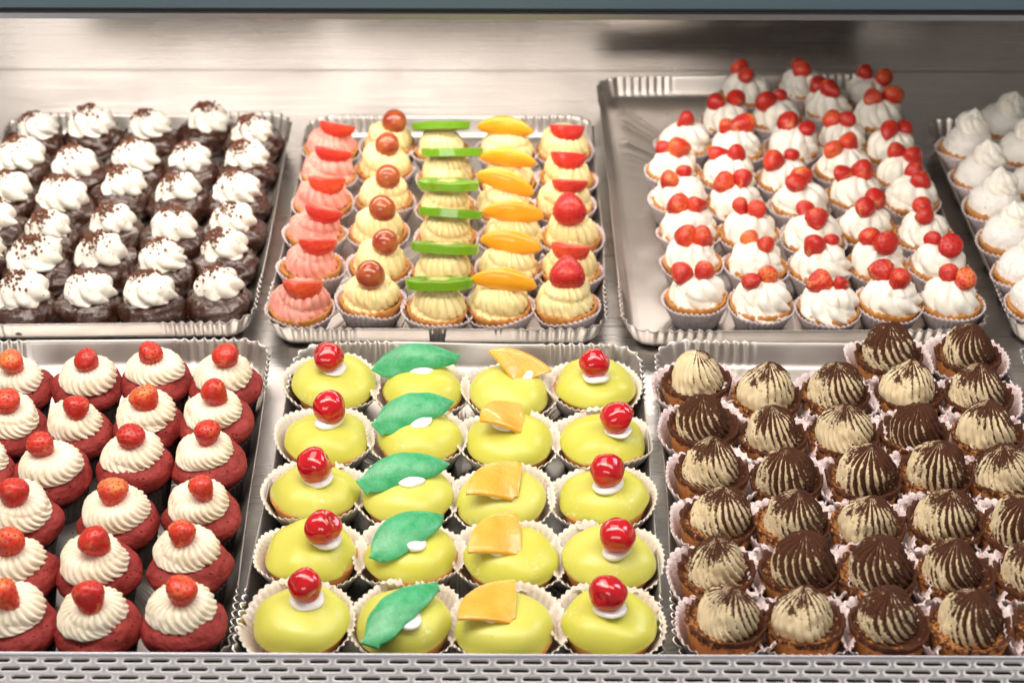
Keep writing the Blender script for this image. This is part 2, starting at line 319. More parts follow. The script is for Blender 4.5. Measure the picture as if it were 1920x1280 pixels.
def cream(name, mat, R, H, n, amp, twist, seed, coils=0., camp=0., under=.5, power=1.0, tip=.0, flat=1.0, lump=.02, nv=40, per=9, dust=None, droop=0., sharp=.75):
    rng = random.Random(seed)
    nu = max(96, int(n * per))
    phi = np.linspace(-under, PI / 2 * .985, nv)
    r0 = np.cos(phi) ** np.where(phi > 0, power, 1.0); z0 = np.sign(phi) * np.abs(np.sin(phi)) ** flat
    z0 = np.where(phi < 0, z0 * .35, z0)
    z0 = z0 + tip * np.clip((phi - 1.05) / .5, 0, 1) ** 2
    r = r0 * R; z = z0 * H
    dr = np.gradient(r); dz = np.gradient(z); L = np.hypot(dr, dz) + 1e-9
    nr, nz = dz / L, -dr / L
    th = np.linspace(0, 2 * PI, nu, endpoint=False)
    T, V_ = np.meshgrid(th, np.linspace(0, 1, nv))
    w1 = wob(rng, 4, .22); w2 = wob(rng, 5, .5)
    tw = twist * (1 + .25 * w1(T))
    x = n * (T + .05 * w2(T)) + n * tw * 2 * PI * (V_ + .35 * np.sin(V_ * PI * 1.1))
    rid = np.abs(np.sin(x / 2)) ** sharp - .62
    fade = np.clip((1 - V_) * 3.0, 0, 1) ** .7 * np.clip(V_ * 8 + .45, 0, 1)
    d = amp * rid * fade * (.8 + .35 * w1(T + 1.3))
    if coils:
        fr = (coils * V_ + T / (2 * PI)) % 1.0
        bl = np.sqrt(np.clip(1 - (2 * fr - 1) ** 2, 0, 1)) - .72
        d = d + camp * bl * np.clip((1 - V_) * 4, 0, 1)
    nf = noise3(rng, 14, 2.2)
    Rr = r[:, None] + 0 * T; Zz = z[:, None] + 0 * T
    P0 = np.stack([np.cos(T) * Rr / R, np.sin(T) * Rr / R, Zz / R], -1)
    d = d + lump * nf(P0)
    nf6 = noise3(rng, 18, 7.0); d = d + lump * .38 * nf6(P0) + amp * .30 * rid * fade * nf6(P0[..., [1, 2, 0]] * .8)
    d = d * R
    Rr = Rr + d * nr[:, None]; Zz = Zz + d * nz[:, None] * .8
    ph = rng.uniform(0, 6.28)
    Zz = Zz - droop * H * (Rr / R) ** 2 * (.5 + .5 * np.cos(T - ph)) * .5
    V = np.stack([Rr * np.cos(T) + .03 * R * V_ ** 2 * math.cos(ph), Rr * np.sin(T) + .03 * R * V_ ** 2 * math.sin(ph), Zz], -1)
    V = np.concatenate([V.reshape(-1, 3), V[-1].mean(0)[None] + np.array([[0, 0, .02 * H]]), V[0].mean(0)[None]])
    F = grid_faces(nv, nu); a = nv * nu; o = (nv - 1) * nu
    F += [(a, o + j, o + (j + 1) % nu) for j in range(nu)] + [(a + 1, (j + 1) % nu, j) for j in range(nu)]
    me = mesh(name, V, F, mat)
    if dust is not None:
        no = np.zeros(len(V) * 3, np.float32); me.vertices.foreach_get('normal', no); no = no.reshape(-1, 3)
        hz = np.clip(V[:, 2] / H, 0, 1)
        dv = np.array([dust[1] * math.cos(dust[2]), dust[1] * math.sin(dust[2]), 1.0]); dv /= np.linalg.norm(dv)
        q = no @ dv
        val = dust[0] + (q - .40) * .85 + (hz - .46) * .12
        at = me.attributes.new('dust', 'FLOAT', 'POINT'); at.data.foreach_set('value', val.astype(np.float32))
    return me

def blob(name, mat, rad, seed, lump=.06, f=1.6, nu=40, nv=26, fn=None, attr=None):
    rng = random.Random(seed); nf = noise3(rng, 12, f)
    ph = np.linspace(-PI / 2 * .97, PI / 2 * .97, nv); th = np.linspace(0, 2 * PI, nu, endpoint=False)
    T, P = np.meshgrid(th, ph)
    D = np.stack([np.cos(P) * np.cos(T), np.cos(P) * np.sin(T), np.sin(P)], -1).reshape(-1, 3)
    D = np.concatenate([D, [[0, 0, 1]], [[0, 0, -1]]])
    V = D * (1 + lump * nf(D))[:, None]
    if fn: V = fn(V, D)
    V = V * np.array(rad)
    a = nv * nu; o = (nv - 1) * nu
    F = grid_faces(nv, nu) + [(a, o + j, o + (j + 1) % nu) for j in range(nu)] + [(a + 1, (j + 1) % nu, j) for j in range(nu)]
    return mesh(name, V, F, mat, attr(V, D) if attr else None)

def fib(n):
    i = np.arange(n) + .5; z = 1 - 2 * i / n; t = PI * (1 + 5 ** .5) * i
    s = np.sqrt(1 - z * z); return np.stack([s * np.cos(t), s * np.sin(t), z], -1)

OCT_F = [(0, 2, 4), (2, 1, 4), (1, 3, 4), (3, 0, 4), (2, 0, 5), (1, 2, 5), (3, 1, 5), (0, 3, 5)]
OCT = np.array([(1, 0, 0), (-1, 0, 0), (0, 1, 0), (0, -1, 0), (0, 0, 1), (0, 0, -1)], float)

def strawberry(name, mat, seedmat, rad, seed, nseed=90, shape=.28, half=False):
    """pointed towards -z (the calyx end is up)"""
    rng = random.Random(seed)
    S = fib(nseed) + np.array([[rng.gauss(0, .03) for _ in range(3)] for _ in range(nseed)]); S /= np.linalg.norm(S, axis=1)[:, None]
    rs = 1.25 / math.sqrt(nseed)
    lb = noise3(rng, 10, 1.5); bend = (rng.uniform(-.12, .12), rng.uniform(-.12, .12))
    def shp(D):
        t = D[:, 2]
        k = 1 + shape * t * .8 - .10 * t ** 4
        V = D * (1 + .05 * lb(D))[:, None]
        V[:, 0] *= k; V[:, 1] *= k
        V[:, 2] = np.where(t > 0, V[:, 2] * .86, V[:, 2] * 1.06)
        V[:, 0] += bend[0] * t * t; V[:, 1] += bend[1] * t * t
        return V
    def pit(D): return np.exp(-((np.linalg.norm(D[:, None] - S[None], axis=2).min(1) / (rs * .42)) ** 2))
    def fn(V, D): return shp(D) * (1 - .055 * pit(D))[:, None]
    me = blob(name, mat, rad, seed, 0, 1, 56, 40, fn, lambda V, D: {'pit': pit(D) * .7})
    V = []; F = []
    SP = shp(S) * np.array(rad) * .985
    for p, dd in zip(SP, S):
        zz = Vector(dd); q = zz.to_track_quat('Z', 'Y').to_matrix()
        sz = rad[0] * .085
        b = len(V)
        for v in OCT: V.append(np.array(p) + np.array(q @ Vector((v[0] * sz * .75, v[1] * sz * 1.25, v[2] * sz * .6))))
        F += [tuple(b + i for i in f) for f in OCT_F]
    sm = mesh(name + '_seeds', V, F, seedmat)
    return me, sm

def slab(name, mat, top, bot):
    """closed piece from two (nv, nu, 3) grids"""
    nv, nu = top.shape[:2]
    V = np.concatenate([top.reshape(-1, 3), bot.reshape(-1, 3)]); o = nv * nu
    F = grid_faces(nv, nu, False) + grid_faces(nv, nu, False, o, True)
    ring = [(0, j) for j in range(nu)] + [(i, nu - 1) for i in range(1, nv)] + [(nv - 1, j) for j in range(nu - 2, -1, -1)] + [(i, 0) for i in range(nv - 2, 0, -1)]
    idx = [i * nu + j for i, j in ring]
    for a, b in zip(idx, idx[1:] + idx[:1]): F.append((b, a, a + o, b + o))
    me = mesh(name, V, F, mat)
    nx_ = dict(zip(idx, idx[1:] + idx[:1])); rs = set(frozenset(e) for e in nx_.items()) | set(frozenset((a + o, b + o)) for a, b in nx_.items())
    for e in me.edges:
        if frozenset(e.vertices) in rs: e.use_edge_sharp = True
    return me

def link(o): C.objects.link(o); return o
def thing(name, label, cat, loc, rz=0.0, tilt=(0, 0), group=None, scale=1.0):
    o = bpy.data.objects.new(name, None); link(o)
    o.empty_display_size = .01
    o.location = loc; o.rotation_euler = (tilt[0], tilt[1], rz); o.scale = (scale,) * 3
    o['label'] = label; o['category'] = cat
    if group: o['group'] = group
    return o
def part(name, me, parent, loc=(0, 0, 0), rot=(0, 0, 0), scale=1.0, stuff=False, label=None):
    o = bpy.data.objects.new(name, me); link(o); o.parent = parent
    o.location = loc; o.rotation_euler = rot
    o.scale = (scale,) * 3 if not isinstance(scale, tuple) else scale
    if stuff: o['kind'] = 'stuff'
    if label: o['label'] = label
    return o
def single(name, me, label, cat, loc=(0, 0, 0), rot=(0, 0, 0)):
    o = bpy.data.objects.new(name, me); link(o); o.location = loc; o.rotation_euler = rot
    o['label'] = label; o['category'] = cat
    return o
def struct(name, me, loc=(0, 0, 0)):
    o = bpy.data.objects.new(name, me); link(o); o.location = loc; o['kind'] = 'structure'; return o

def box(name, mat, x0, x1, y0, y1, z0, z1):
    V = [(x, y, z) for z in (z0, z1) for y in (y0, y1) for x in (x0, x1)]
    F = [(0, 2, 3, 1), (4, 5, 7, 6), (0, 1, 5, 4), (2, 6, 7, 3), (0, 4, 6, 2), (1, 3, 7, 5)]
    return mesh(name, V, F, mat, smooth=False)

# ------------------------------------------------------------------ the display case
struct('display_deck', box('display_deck', 'deck_steel', -1.0, 1.1, .70, 1.705, -.02, -.001))
struct('back_panel', box('back_panel', 'panel_steel', -1.0, 1.1, 1.706, 1.726, -.02, .60))
sh = thing('upper_shelf', 'blue grey steel shelf front running across the top of the picture', 'shelf', (0, 1.34, .2))
part('shelf_board', box('shelf_board', 'shelf_steel', -1.0, 1.1, .004, .36, .0100, .10), sh)
part('black_gasket', box('black_gasket', 'black_gasket', -1.0, 1.1, .006, .34, .0075, .0098), sh)
part('front_trim', box('front_trim', 'pale_trim', -1.0, 1.1, 0, .02, .0025, .007), sh)
part('underside_board', box('underside_board', 'pale_trim', -1.0, 1.1, .021, .36, .0045, .007), sh)

def grille():
    p = .0149; q = .0069; L = .0113; Wd = .0042; t = .0020; bv = .0006
    x0 = -.50; ncell = 67; rows = 5
    V = []; F = []
    def ring(cx, cy, l, w, z, ns=6):
        r = w / 2; h = l / 2 - r; pts = []
        for s, c in ((1, h), (-1, -h)):
            for a in range(ns + 1):
                an = (-PI / 2 + PI * a / ns) if s > 0 else (PI / 2 + PI * a / ns)
                pts.append((cx + c + r * math.cos(an), cy + r * math.sin(an), z))
        return pts
    def rectring(pts, cx, cy, z):
        out = []
        for (x, y, _) in pts:
            dx, dy = x - cx, y - cy
            s = min((p / 2) / max(abs(dx), 1e-9), (q / 2) / max(abs(dy), 1e-9))
            out.append([cx + dx * s, cy + dy * s, z])
        n = len(out)
        for sx in (-1, 1):
            for sy in (-1, 1):
                i = min(range(n), key=lambda i: (out[i][0] - cx - sx * p / 2) ** 2 + (out[i][1] - cy - sy * q / 2) ** 2)
                out[i] = [cx + sx * p / 2, cy + sy * q / 2, z]
        return [tuple(o) for o in out]
    for rI in range(rows):
        cy = -.0073 - rI * q
        for cI in range(ncell):
            cx = x0 + (cI + (rI % 2) * .5) * p
            s1 = ring(cx, cy, L + .0022, Wd + .0016, 0)
            sa = ring(cx, cy, L + .0014, Wd + .0010, .0009); sb = ring(cx, cy, L + .0005, Wd + .0003, .0010)
            rr = rectring(s1, cx, cy, 0)
            s2 = ring(cx, cy, L, Wd, -bv); s3 = ring(cx, cy, L, Wd, -t)
            b = len(V); n = len(s1)
            V += rr + s1 + sa + sb + s2 + s3 + [(a_, b_, -t) for a_, b_, _ in rr]
            for k in range(6):
                for j in range(n):
                    F.append((b + k * n + j, b + k * n + (j + 1) % n, b + (k + 1) * n + (j + 1) % n, b + (k + 1) * n + j))
    me = mesh('perforated_plate', V, F, 'grille_steel', smooth=False)
    me.materials.append(M['grille_rim_lit'])
    me.materials.append(M['slot_shade'])
    mi = [(0, 1, 1, 1, 2, 0)[(i // n) % 6] for i in range(len(F))]
    me.polygons.foreach_set('material_index', mi)
    return me
g = thing('ventilation_grille', 'perforated steel ventilation strip with rows of rounded slots along the front', 'grille', (0, .797, .045))
part('perforated_plate', grille(), g)
gy = -.0073 + .00345
V = []; F = []
prf = [(gy, 0), (gy + .0010, -.0004), (gy + .0016, -.0016), (gy + .0022, -.0016), (gy + .0028, .0), (gy + .0036, .0006), (gy + .0044, 0), (gy + .0046, -.002), (gy + .0046, -.045)]
for xx in (-.505, .49):
    V += [(xx, a, b) for a, b in prf]
n = len(prf); F = [(i, i + n, i + n + 1, i + 1) for i in range(n - 1)]
part('folded_edge', mesh('folded_edge', V, F, 'grille_steel'), g)
part('duct_lining', box('duct_lining', 'slot_shade', -.505, .49, -.06, gy + .003, -.040, -.030), g)

# ------------------------------------------------------------------ trays
def tray_mesh(W, D, seed):
    rng = random.Random(seed)
    fl = .0085; a = W / 2 - fl - .002; b = D / 2 - fl - .002; rc = .016
    M_ = 880
    # perimeter of a rounded rectangle
    segs = []
    pts = []; nrm = []; cd = []
    per = 4 * (a - rc) + 4 * (b - rc) + 2 * PI * rc
    cs = [(a - rc, b - rc, 0), (-(a - rc), b - rc, PI / 2), (-(a - rc), -(b - rc), PI), (a - rc, -(b - rc), 1.5 * PI)]
    for i in range(M_):
        s = per * i / M_
        for k in range(4):
            arc = rc * PI / 2; st = 2 * (a - rc) if k % 2 == 0 else 2 * (b - rc)
            cx, cy, a0 = cs[k]
            if s < arc:
                an = a0 + s / rc; pts.append((cx + rc * math.cos(an), cy + rc * math.sin(an))); nrm.append((math.cos(an), math.sin(an))); cd.append(0.0); break
            s -= arc
            if s < st:
                an = a0 + PI / 2; n_ = (math.cos(an), math.sin(an)); t_ = (-math.sin(an), math.cos(an))
                pts.append((cx + rc * n_[0] + t_[0] * s, cy + rc * n_[1] + t_[1] * s)); nrm.append(n_); cd.append(min(s, st - s)); break
            s -= st
    pts = np.array(pts); nrm = np.array(nrm); cd = np.array(cd)
    s = np.arange(M_) / M_ * per
    w = wob(rng, 6, .5, 3); ang = s / per * 2 * PI
    npl = round(per / .0072)
    ph = ang * npl + 1.8 * w(ang)
    mask = np.clip((.052 - cd) / .016, 0, 1) ** 1.0
    pl = np.sin(ph) + .25 * np.sin(2 * ph)
    lo = wob(rng, 8, 1.0, 2)(ang)
    prof = [(-.016, 0, 0), (-.006, 0, 0), (-.004, .0005, 0), (-.002, .0006, 0), (.0, .0014, .15), (.0022, .0050, .45), (.0045, .0105, .75), (.0068, .0160, 1.0), (.0078, .0186, 1.1), (.0086, .0192, 1.15)]
    V = []
    for off, z, wt in prof:
        d = off + wt * (.0013 * pl * mask + .0007 * lo)
        zz = z + wt * (.0007 * np.cos(ph) * mask + .0005 * lo) * (z > .012)
        V.append(np.stack([pts[:, 0] + nrm[:, 0] * d, pts[:, 1] + nrm[:, 1] * d, zz], -1))
    V = np.array(V).reshape(-1, 3)
    F = grid_faces(len(prof), M_)
    V = np.concatenate([V, [[0, 0, 0]]]); c = len(V) - 1
    F += [(c, j, (j + 1) % M_) for j in range(M_)]
    me = mesh('tray', V, F, 'tray_aluminium')
    sm = np.ones(len(F), bool); sm[:M_ * 1] = False; sm[-M_:] = False
    me.polygons.foreach_set('use_smooth', sm)
    return me
TRAY_LABELS = ['metal tray under the chocolate glazed cakes, upper left', 'metal tray under the fruit tartlets, in the middle of the back row',
 'long metal tray of wild strawberry tartlets, with an empty strip at its left', 'metal tray under the white coconut tartlets at the right edge',
 'metal tray under the red velvet cupcakes, lower left', 'metal tray under the yellow marzipan cakes', 'metal tray under the cocoa dusted tartlets, lower right',
 'metal tray just entering the picture at the right edge, beside the cocoa tartlets']
for i, (tx, ty, tw, td, ta) in enumerate(TRAYS):
    o = single('pastry_tray', tray_mesh(tw / 1000, td / 1000, 50 + i), TRAY_LABELS[i], 'tray', (tx / 1000, ty / 1000, .0012), (0, 0, math.radians(ta)))
    o['group'] = 'metal pastry trays on the deck'
    md = o.modifiers.new('sheet', 'SOLIDIFY'); md.thickness = .0005; md.offset = 0
ZT = .0018
CR = [('tart_crust', 40), ('tart_crust', 50), ('tart_crust', 70), ('coconut', 60), ('red_sponge', 60), ('tart_crust', 50), ('wafer_crust', 60), None]
CR[0] = ('chocolate_crumb', 90)
for i, tr in enumerate([o for o in C.objects if o.name.startswith('pastry_tray')]):
    if not CR[i]: continue
    rg = random.Random(70 + i); V = []; F = []
    for q in range(CR[i][1]):
        p = np.array([rg.uniform(-.5, .5) * (TRAYS[i][2] / 1000 - .05), rg.uniform(-.5, .5) * (TRAYS[i][3] / 1000 - .05), .0007])
        b = len(V); sz = rg.uniform(.0003, .0010)
        for v in OCT: V.append(p + v * sz * np.array([rg.uniform(.7, 1.4), rg.uniform(.7, 1.4), .7]))
        F += [tuple(b + k_ for k_ in f) for f in OCT_F]
    c = bpy.data.objects.new('pastry_crumbs', mesh('pastry_crumbs', V, F, CR[i][0], smooth=False)); C.objects.link(c); c.parent = tr; c['kind'] = 'stuff'

# ------------------------------------------------------------------ shared pieces
def cup_mesh(name, rb, rt, h, N, amp, seed, mat, square=0., wave=.03, zj=.05):
    rng = random.Random(seed); w = wob(rng, 4, wave, 2); wz = wob(rng, 5, zj, 2); wp = wob(rng, 5, .3)
    def fn(T, R, Z, W):
        ph = T * N + wp(T)
        tri = 2 / PI * np.arcsin(np.sin(ph))
        sq = 1.0
        if square:
            e = 2 + square; sq = 1 / (np.abs(np.cos(T)) ** e + np.abs(np.sin(T)) ** e) ** (1 / e)
        sq = 1 + (sq - 1) * W
        return R * sq * (1 + w(T) * W) + W * amp * tri, Z + h * W * W * (wz(T) + .03 * np.cos(ph))
    t = .00035
    pr = [(rb * .5, 0, 0), (rb, 0, .05), (rb + (rt - rb) * .12, h * .1, .3)]
    for k in (.3, .5, .7, .85, 1.0): pr.append((rb + (rt - rb) * k, h * k, max(k, .3)))
    inn = [(a - t, b + (t if i < 2 else 0), c) for i, (a, b, c) in enumerate(pr)][::-1]
    return lathe(name, pr + inn, N * 5, mat, fn)
def shell_mesh(name, rb, rt, h, seed, mat, N=20, crimp=.0007, fill=.72, dust=None, rough=.25):
    rng = random.Random(seed); nzf = noise3(random.Random(seed + 5), 16, 900.); w = wob(rng, 4, .012, 2); wz = wob(rng, 5, .02, 2); wn = wob(rng, 9, .25, 7)
    def fn(T, R, Z, W):
        ph = T * N + .8 * wn(T)
        s = np.abs(np.sin(ph / 2)) - .6
        s = s + rough * nzf(np.stack([R * np.cos(T), R * np.sin(T), Z], -1))
        return R * (1 + w(T)) + W * crimp * s, Z + W * (h * wz(T) + crimp * 1.3 * s)
    pr = [(rb * .4, 0, 0), (rb, 0, 0), (rb + (rt - rb) * .25, h * .2, .0), (rb + (rt - rb) * .6, h * .55, .05), (rt * .985, h * .84, .25), (rt * 1.012, h * .93, .8), (rt, h, 1.2),
          (rt * .955, h * 1.01, 1.4), (rt * .91, h * .97, .9), (rt * .88, h * .90, .3), (rt * .6, h * .89, 0), (rt * .2, h * .89, 0)]
    at = None
    if dust is not None:
        def at(V):
            t = np.arctan2(V[:, 1], V[:, 0])
            top = np.clip((V[:, 2] - h * .78) / (h * .16), 0, 1)
            return {'dust': top * (dust + .28 * np.cos(t - .4))}
    return lathe(name, pr, 80, mat, fn, at)

CUPS = [cup_mesh('paper_cup', .0172, .0264, .0212, 38, .0008, 200 + i, 'cup_paper', wave=.045, zj=.10) for i in range(4)]
SHELLS = [shell_mesh('tart_shell', .0165, .0232, .0225, 220 + i, 'tart_crust', 24, .0016) for i in range(4)]
WILD = [strawberry('wild_strawberry', 'wild_strawberry', 'berry_seed', (.0094 * a, .0092 * b, .0098 * c), 300 + i, 84, sh_)
        for i, (a, b, c, sh_) in enumerate([(1, 1, 1.10, .42), (1.04, 1, 1.05, .3), (.93, .96, 1.32, .55), (.98, .93, 1.24, .6), (1.02, 1.0, 1.0, .22), (.95, .90, 1.28, .5)])]
ORD = ['first', 'second', 'third', 'fourth', 'fifth', 'sixth', 'seventh', 'eighth']
def from_front(i, n):
    k = n - 1 - i
    return 'front row' if k == 0 else ('back row' if i == 0 else ORD[k] + ' row from front')
def from_side(j, n, side):
    if side == 'left': return 'leftmost' if j == 0 else ('rightmost' if j == n - 1 else ORD[j] + ' from left')
    k = n - 1 - j
    return 'rightmost' if k == 0 else ORD[k] + ' from right'
def counts(T, i0=0):
    d = {}
    for t in T: d[t[0]] = d.get(t[0], 0) + 1
    return d
def add_berry(parent, kind, loc, rot, sc):
    me, sm = kind
    b = part('strawberry', me, parent, loc, rot, sc)
    part('strawberry_seeds', sm, b, stuff=True)
    return b

# ------------------------------------------------------------------ chocolate glazed cakes
def choc_cake(seed):
    rng = random.Random(seed); nf = noise3(rng, 14, 130.); nf2 = noise3(rng, 14, 380.)
    pr = [(.012, 0, 0), (.0205, 0, 0), (.0245, .003, 1), (.0268, .0075, 1), (.0270, .0125, 1), (.0258, .0170, 1), (.0232, .0206, 1), (.019, .0232, 1), (.0135, .0246, 1), (.007, .0252, .5), (.002, .0254, .2)]
    def fn(T, R, Z, W):
        P = np.stack([R * np.cos(T), R * np.sin(T), Z], -1)
        d = .0016 * nf(P) + .0007 * nf2(P)
        return R + d * W, Z + d * .6 * W
    P = np.array(pr); u = np.linspace(0, 1, len(P)); uu = np.linspace(0, 1, 36)
    P2 = np.stack([np.interp(uu, u, P[:, k]) for k in range(3)], -1)
    return lathe('chocolate_cake', P2, 72, 'chocolate_glaze', fn)
CAKES = [choc_cake(400 + i) for i in range(5)]
CHC = [cream('whipped_cream', 'whipped_cream', .0205, .0195, [7, 8, 6, 8, 7, 7][i], [.30, .26, .32, .25, .29, .30][i], [.24, .30, .20, .28, .18, .26][i], 420 + i, coils=[1.1, 1.3, .9, 1.2, 1.0, 1.2][i], camp=.17, under=.6, power=.72, tip=.10, per=18, lump=.05, sharp=.9) for i in range(6)]
def crumbs(me, seed, n, top):
    rng = random.Random(seed)
    co = np.zeros(len(me.vertices) * 3); me.vertices.foreach_get('co', co); co = co.reshape(-1, 3)
    zm = co[:, 2].max(); an = rng.uniform(-.7, .7) + 3.3; c = np.array([math.cos(an) * .005, math.sin(an) * .005 + .001])
    V = []; F = []
    wgt = np.exp(-(((co[:, :2] - c) ** 2).sum(1)) / (2 * (.0056 ** 2))) * (co[:, 2] > zm * .4)
    # vertices crowd near the apex: weight by radius
    wgt *= np.hypot(co[:, 0], co[:, 1]) + .0004
    wgt /= wgt.sum(); cum = np.cumsum(wgt)
    wide = (co[:, 2] > zm * .3) * np.hypot(co[:, 0], co[:, 1]); wide = wide / wide.sum(); cum2 = np.cumsum(wide)
    for i in range(n):
        cu = cum if rng.random() < .82 else cum2
        k = min(int(np.searchsorted(cu, rng.random())), len(co) - 1)
        p = co[k] + np.array([rng.gauss(0, .0005), rng.gauss(0, .0005), rng.uniform(.0002, .0022)])
        s = rng.uniform(.0008, .0019) if cu is cum else rng.uniform(.0004, .0009)
        R = Euler((rng.uniform(0, 6), rng.uniform(0, 6), rng.uniform(0, 6))).to_matrix()
        b = len(V)
        for v in OCT: V.append(p + np.array(R @ Vector((v[0] * s * rng.uniform(.7, 1.5), v[1] * s * rng.uniform(.6, 1.2), v[2] * s * rng.uniform(.6, 1.2)))))
        F += [tuple(b + q for q in f) for f in OCT_F]
    return mesh('chocolate_crumbs', V, F, 'chocolate_crumb', smooth=False)
CRUMB = [[crumbs(CHC[i], 440 + i * 3 + q, [130, 190, 90][q], q) for q in range(3)] for i in range(6)]
rng = random.Random(1)
cn = counts(CHOC)
for (i, j, x, y) in CHOC:
    t = thing('chocolate_cake', 'glazed chocolate cake with whipped cream and crumbs, %s, %s' % (from_front(i, 6), from_side(j, cn[i], 'right')), 'cake',
              (x / 1000, y / 1000, ZT), rng.uniform(-.5, .5), (rng.uniform(-.06, .06), rng.uniform(-.06, .06)), 'chocolate cakes with whipped cream', rng.uniform(.97, 1.04))
    part('cake_base', rng.choice(CAKES), t, rot=(0, 0, rng.uniform(0, 6)))
    v = rng.randrange(6)
    cr = part('whipped_cream', CHC[v], t, (rng.uniform(-.002, .002), rng.uniform(-.001, .002), .0228), (rng.uniform(-.12, .12), rng.uniform(-.12, .12), rng.uniform(-1.0, 1.0)), rng.uniform(.84, .95))
    part('chocolate_crumbs', CRUMB[v][rng.randrange(3)], cr, stuff=True)

# ------------------------------------------------------------------ red velvet cupcakes
def sponge(seed):
    rng = random.Random(seed); nf = noise3(rng, 14, 140.); nf2 = noise3(rng, 16, 520.)
    pr = [(.008, .0, 0), (.0172, .0, 0), (.0205, .018, 0), (.0222, .0205, .6), (.0248, .0225, 1), (.0258, .0256, 1), (.0250, .0290, 1), (.0226, .0322, 1), (.0185, .0348, 1), (.0130, .0364, 1), (.006, .0372, .6), (.0015, .0374, .2)]
    def fn(T, R, Z, W):
        P = np.stack([R * np.cos(T), R * np.sin(T), Z], -1)
        d = .0011 * nf(P) + .00022 * nf2(P)
        return R + d * W, Z + d * .8 * W
    P = np.array(pr); u = np.linspace(0, 1, len(P)); uu = np.linspace(0, 1, 44)
    return lathe('sponge', np.stack([np.interp(uu, u, P[:, k]) for k in range(3)], -1), 96, 'red_sponge', fn)
SPON = [sponge(500 + i) for i in range(5)]
LINER = cup_mesh('dark_liner', .0178, .0222, .0195, 32, .0007, 520, 'dark_liner', wave=.005, zj=.02)
RVC = [cream('butter_cream', 'butter_cream', .0196, .0118, [24, 26, 22, 25, 23][i], [.15, .14, .16, .15, .15][i], [.17, .22, .15, .20, .24][i], 530 + i, coils=[.8, 1.0, .7, .9, 1.1][i], camp=.10, under=.75, power=.44, flat=1.15, per=10, lump=.045) for i in range(5)]
rng = random.Random(2); cn = counts(VELVET)
for (i, j, x, y, bx, by) in VELVET:
    t = thing('red_velvet_cupcake', 'red velvet cupcake with cream and a strawberry, %s, %s' % (from_front(i, 6), from_side(j, cn[i], 'right')), 'cupcake',
              (x / 1000, y / 1000, ZT), 0, (rng.uniform(-.02, .10), rng.uniform(-.07, .03)), 'red velvet cupcakes', rng.uniform(.97, 1.02))
    part('dark_liner', LINER, t, rot=(0, 0, rng.uniform(0, 6)))
    part('sponge', rng.choice(SPON), t, (0, 0, .001), (0, 0, rng.uniform(0, 6)))
    ox, oy = rng.uniform(-.002, .001), rng.uniform(-.001, .002)
    part('butter_cream', rng.choice(RVC), t, (ox, oy, .0372), (0, 0, rng.uniform(0, 6)), rng.uniform(.96, 1.04))
    bx = max(-6, min(3, bx)) / 1000; by = max(-2, min(6, by + 2)) / 1000
    add_berry(t, rng.choice(WILD), (bx, by, .0372 + .0118 + .0052), (rng.uniform(-.5, .5), rng.uniform(-.5, .5), rng.uniform(0, 6)), rng.uniform(.88, 1.0))

# ------------------------------------------------------------------ fruit tartlets
FC = [cream('pastry_cream', 'custard_cream', .0202, .0195, [18, 20, 16, 19, 17, 18][i], [.15, .16, .17, .14, .17, .15][i], [.07, .10, .05, .12, .04, .08][i], 600 + i, coils=[2.1, 2.4, 1.8, 2.2, 2.0, 1.6][i], camp=.16, under=.75, power=.52, flat=1.1, per=10, lump=.05) for i in range(6)]
PC = [cream('pink_cream', 'strawberry_cream', .0202, .0185, [15, 16, 14, 17][i], [.19, .18, .20, .18][i], [.07, .11, .06, .10][i], 620 + i, coils=[1.6, 1.9, 1.4, 1.7][i], camp=.16, under=.75, power=.55, flat=1.1, per=11, lump=.06) for i in range(4)]
def half_berry(seed, L=.0150, Wd=.0125, D=.0105):
    rng = random.Random(seed); S = fib(110); rs = 1.25 / math.sqrt(110); lb = noise3(rng, 8, 1.5)
    def pit(D_): return np.exp(-((np.linalg.norm(D_[:, None] - S[None], axis=2).min(1) / (rs * .42)) ** 2)) * (D_[:, 2] < -.05)
    def fn(V, D_):
        V = D_ * (1 + .04 * lb(D_))[:, None] * (1 - .05 * pit(D_))[:, None]
        V[:, 1] *= 1 - .28 * V[:, 0]
        V[:, 2] = np.where(V[:, 2] > 0, V[:, 2] * .07, V[:, 2])
        return V
    return blob('strawberry_slice', 'strawberry_slice', (L, Wd, D), seed, 0, 1, 56, 40, fn, lambda V, D_: {'pit': pit(D_)})
HALF = [half_berry(640 + i, .0150 + .001 * (i % 2), .0105, .0125 + .0008 * (i % 3)) for i in range(4)]
BIG = [strawberry('garden_strawberry', 'garden_strawberry', 'red_seed', (.0132, .0120, .0150), 650 + i, 130, .30) for i in range(2)]
GRAPE = [blob('grape', 'grape_flesh', (.0107, .0105, .0112), 660 + i, .015, 1.4, 40, 28) for i in range(3)]
def kiwi(seed):
    rng = random.Random(seed); nr_, na = 9, 49
    rr = np.linspace(.02, 1, nr_); a = np.linspace(0, 2 * PI, na)
    A, R = np.meshgrid(a, rr); R0 = .0262; w = wob(rng, 3, .02, 2)
    X = R * R0 * np.cos(A) * (1 + w(A)); Y = R * R0 * .52 * np.sin(A); e = np.clip((R - .88) / .12, 0, 1) ** 2 * .0012
    top = np.stack([X, Y, .0038 - e * .3 + .0003 * np.sin(A * 6) * R], -1); bot = np.stack([X * .97, Y * .97, -.0034 + e * .3], -1)
    return slab('kiwi_slice', 'kiwi_flesh', top, bot)
KIWI = [kiwi(670 + i) for i in range(3)]
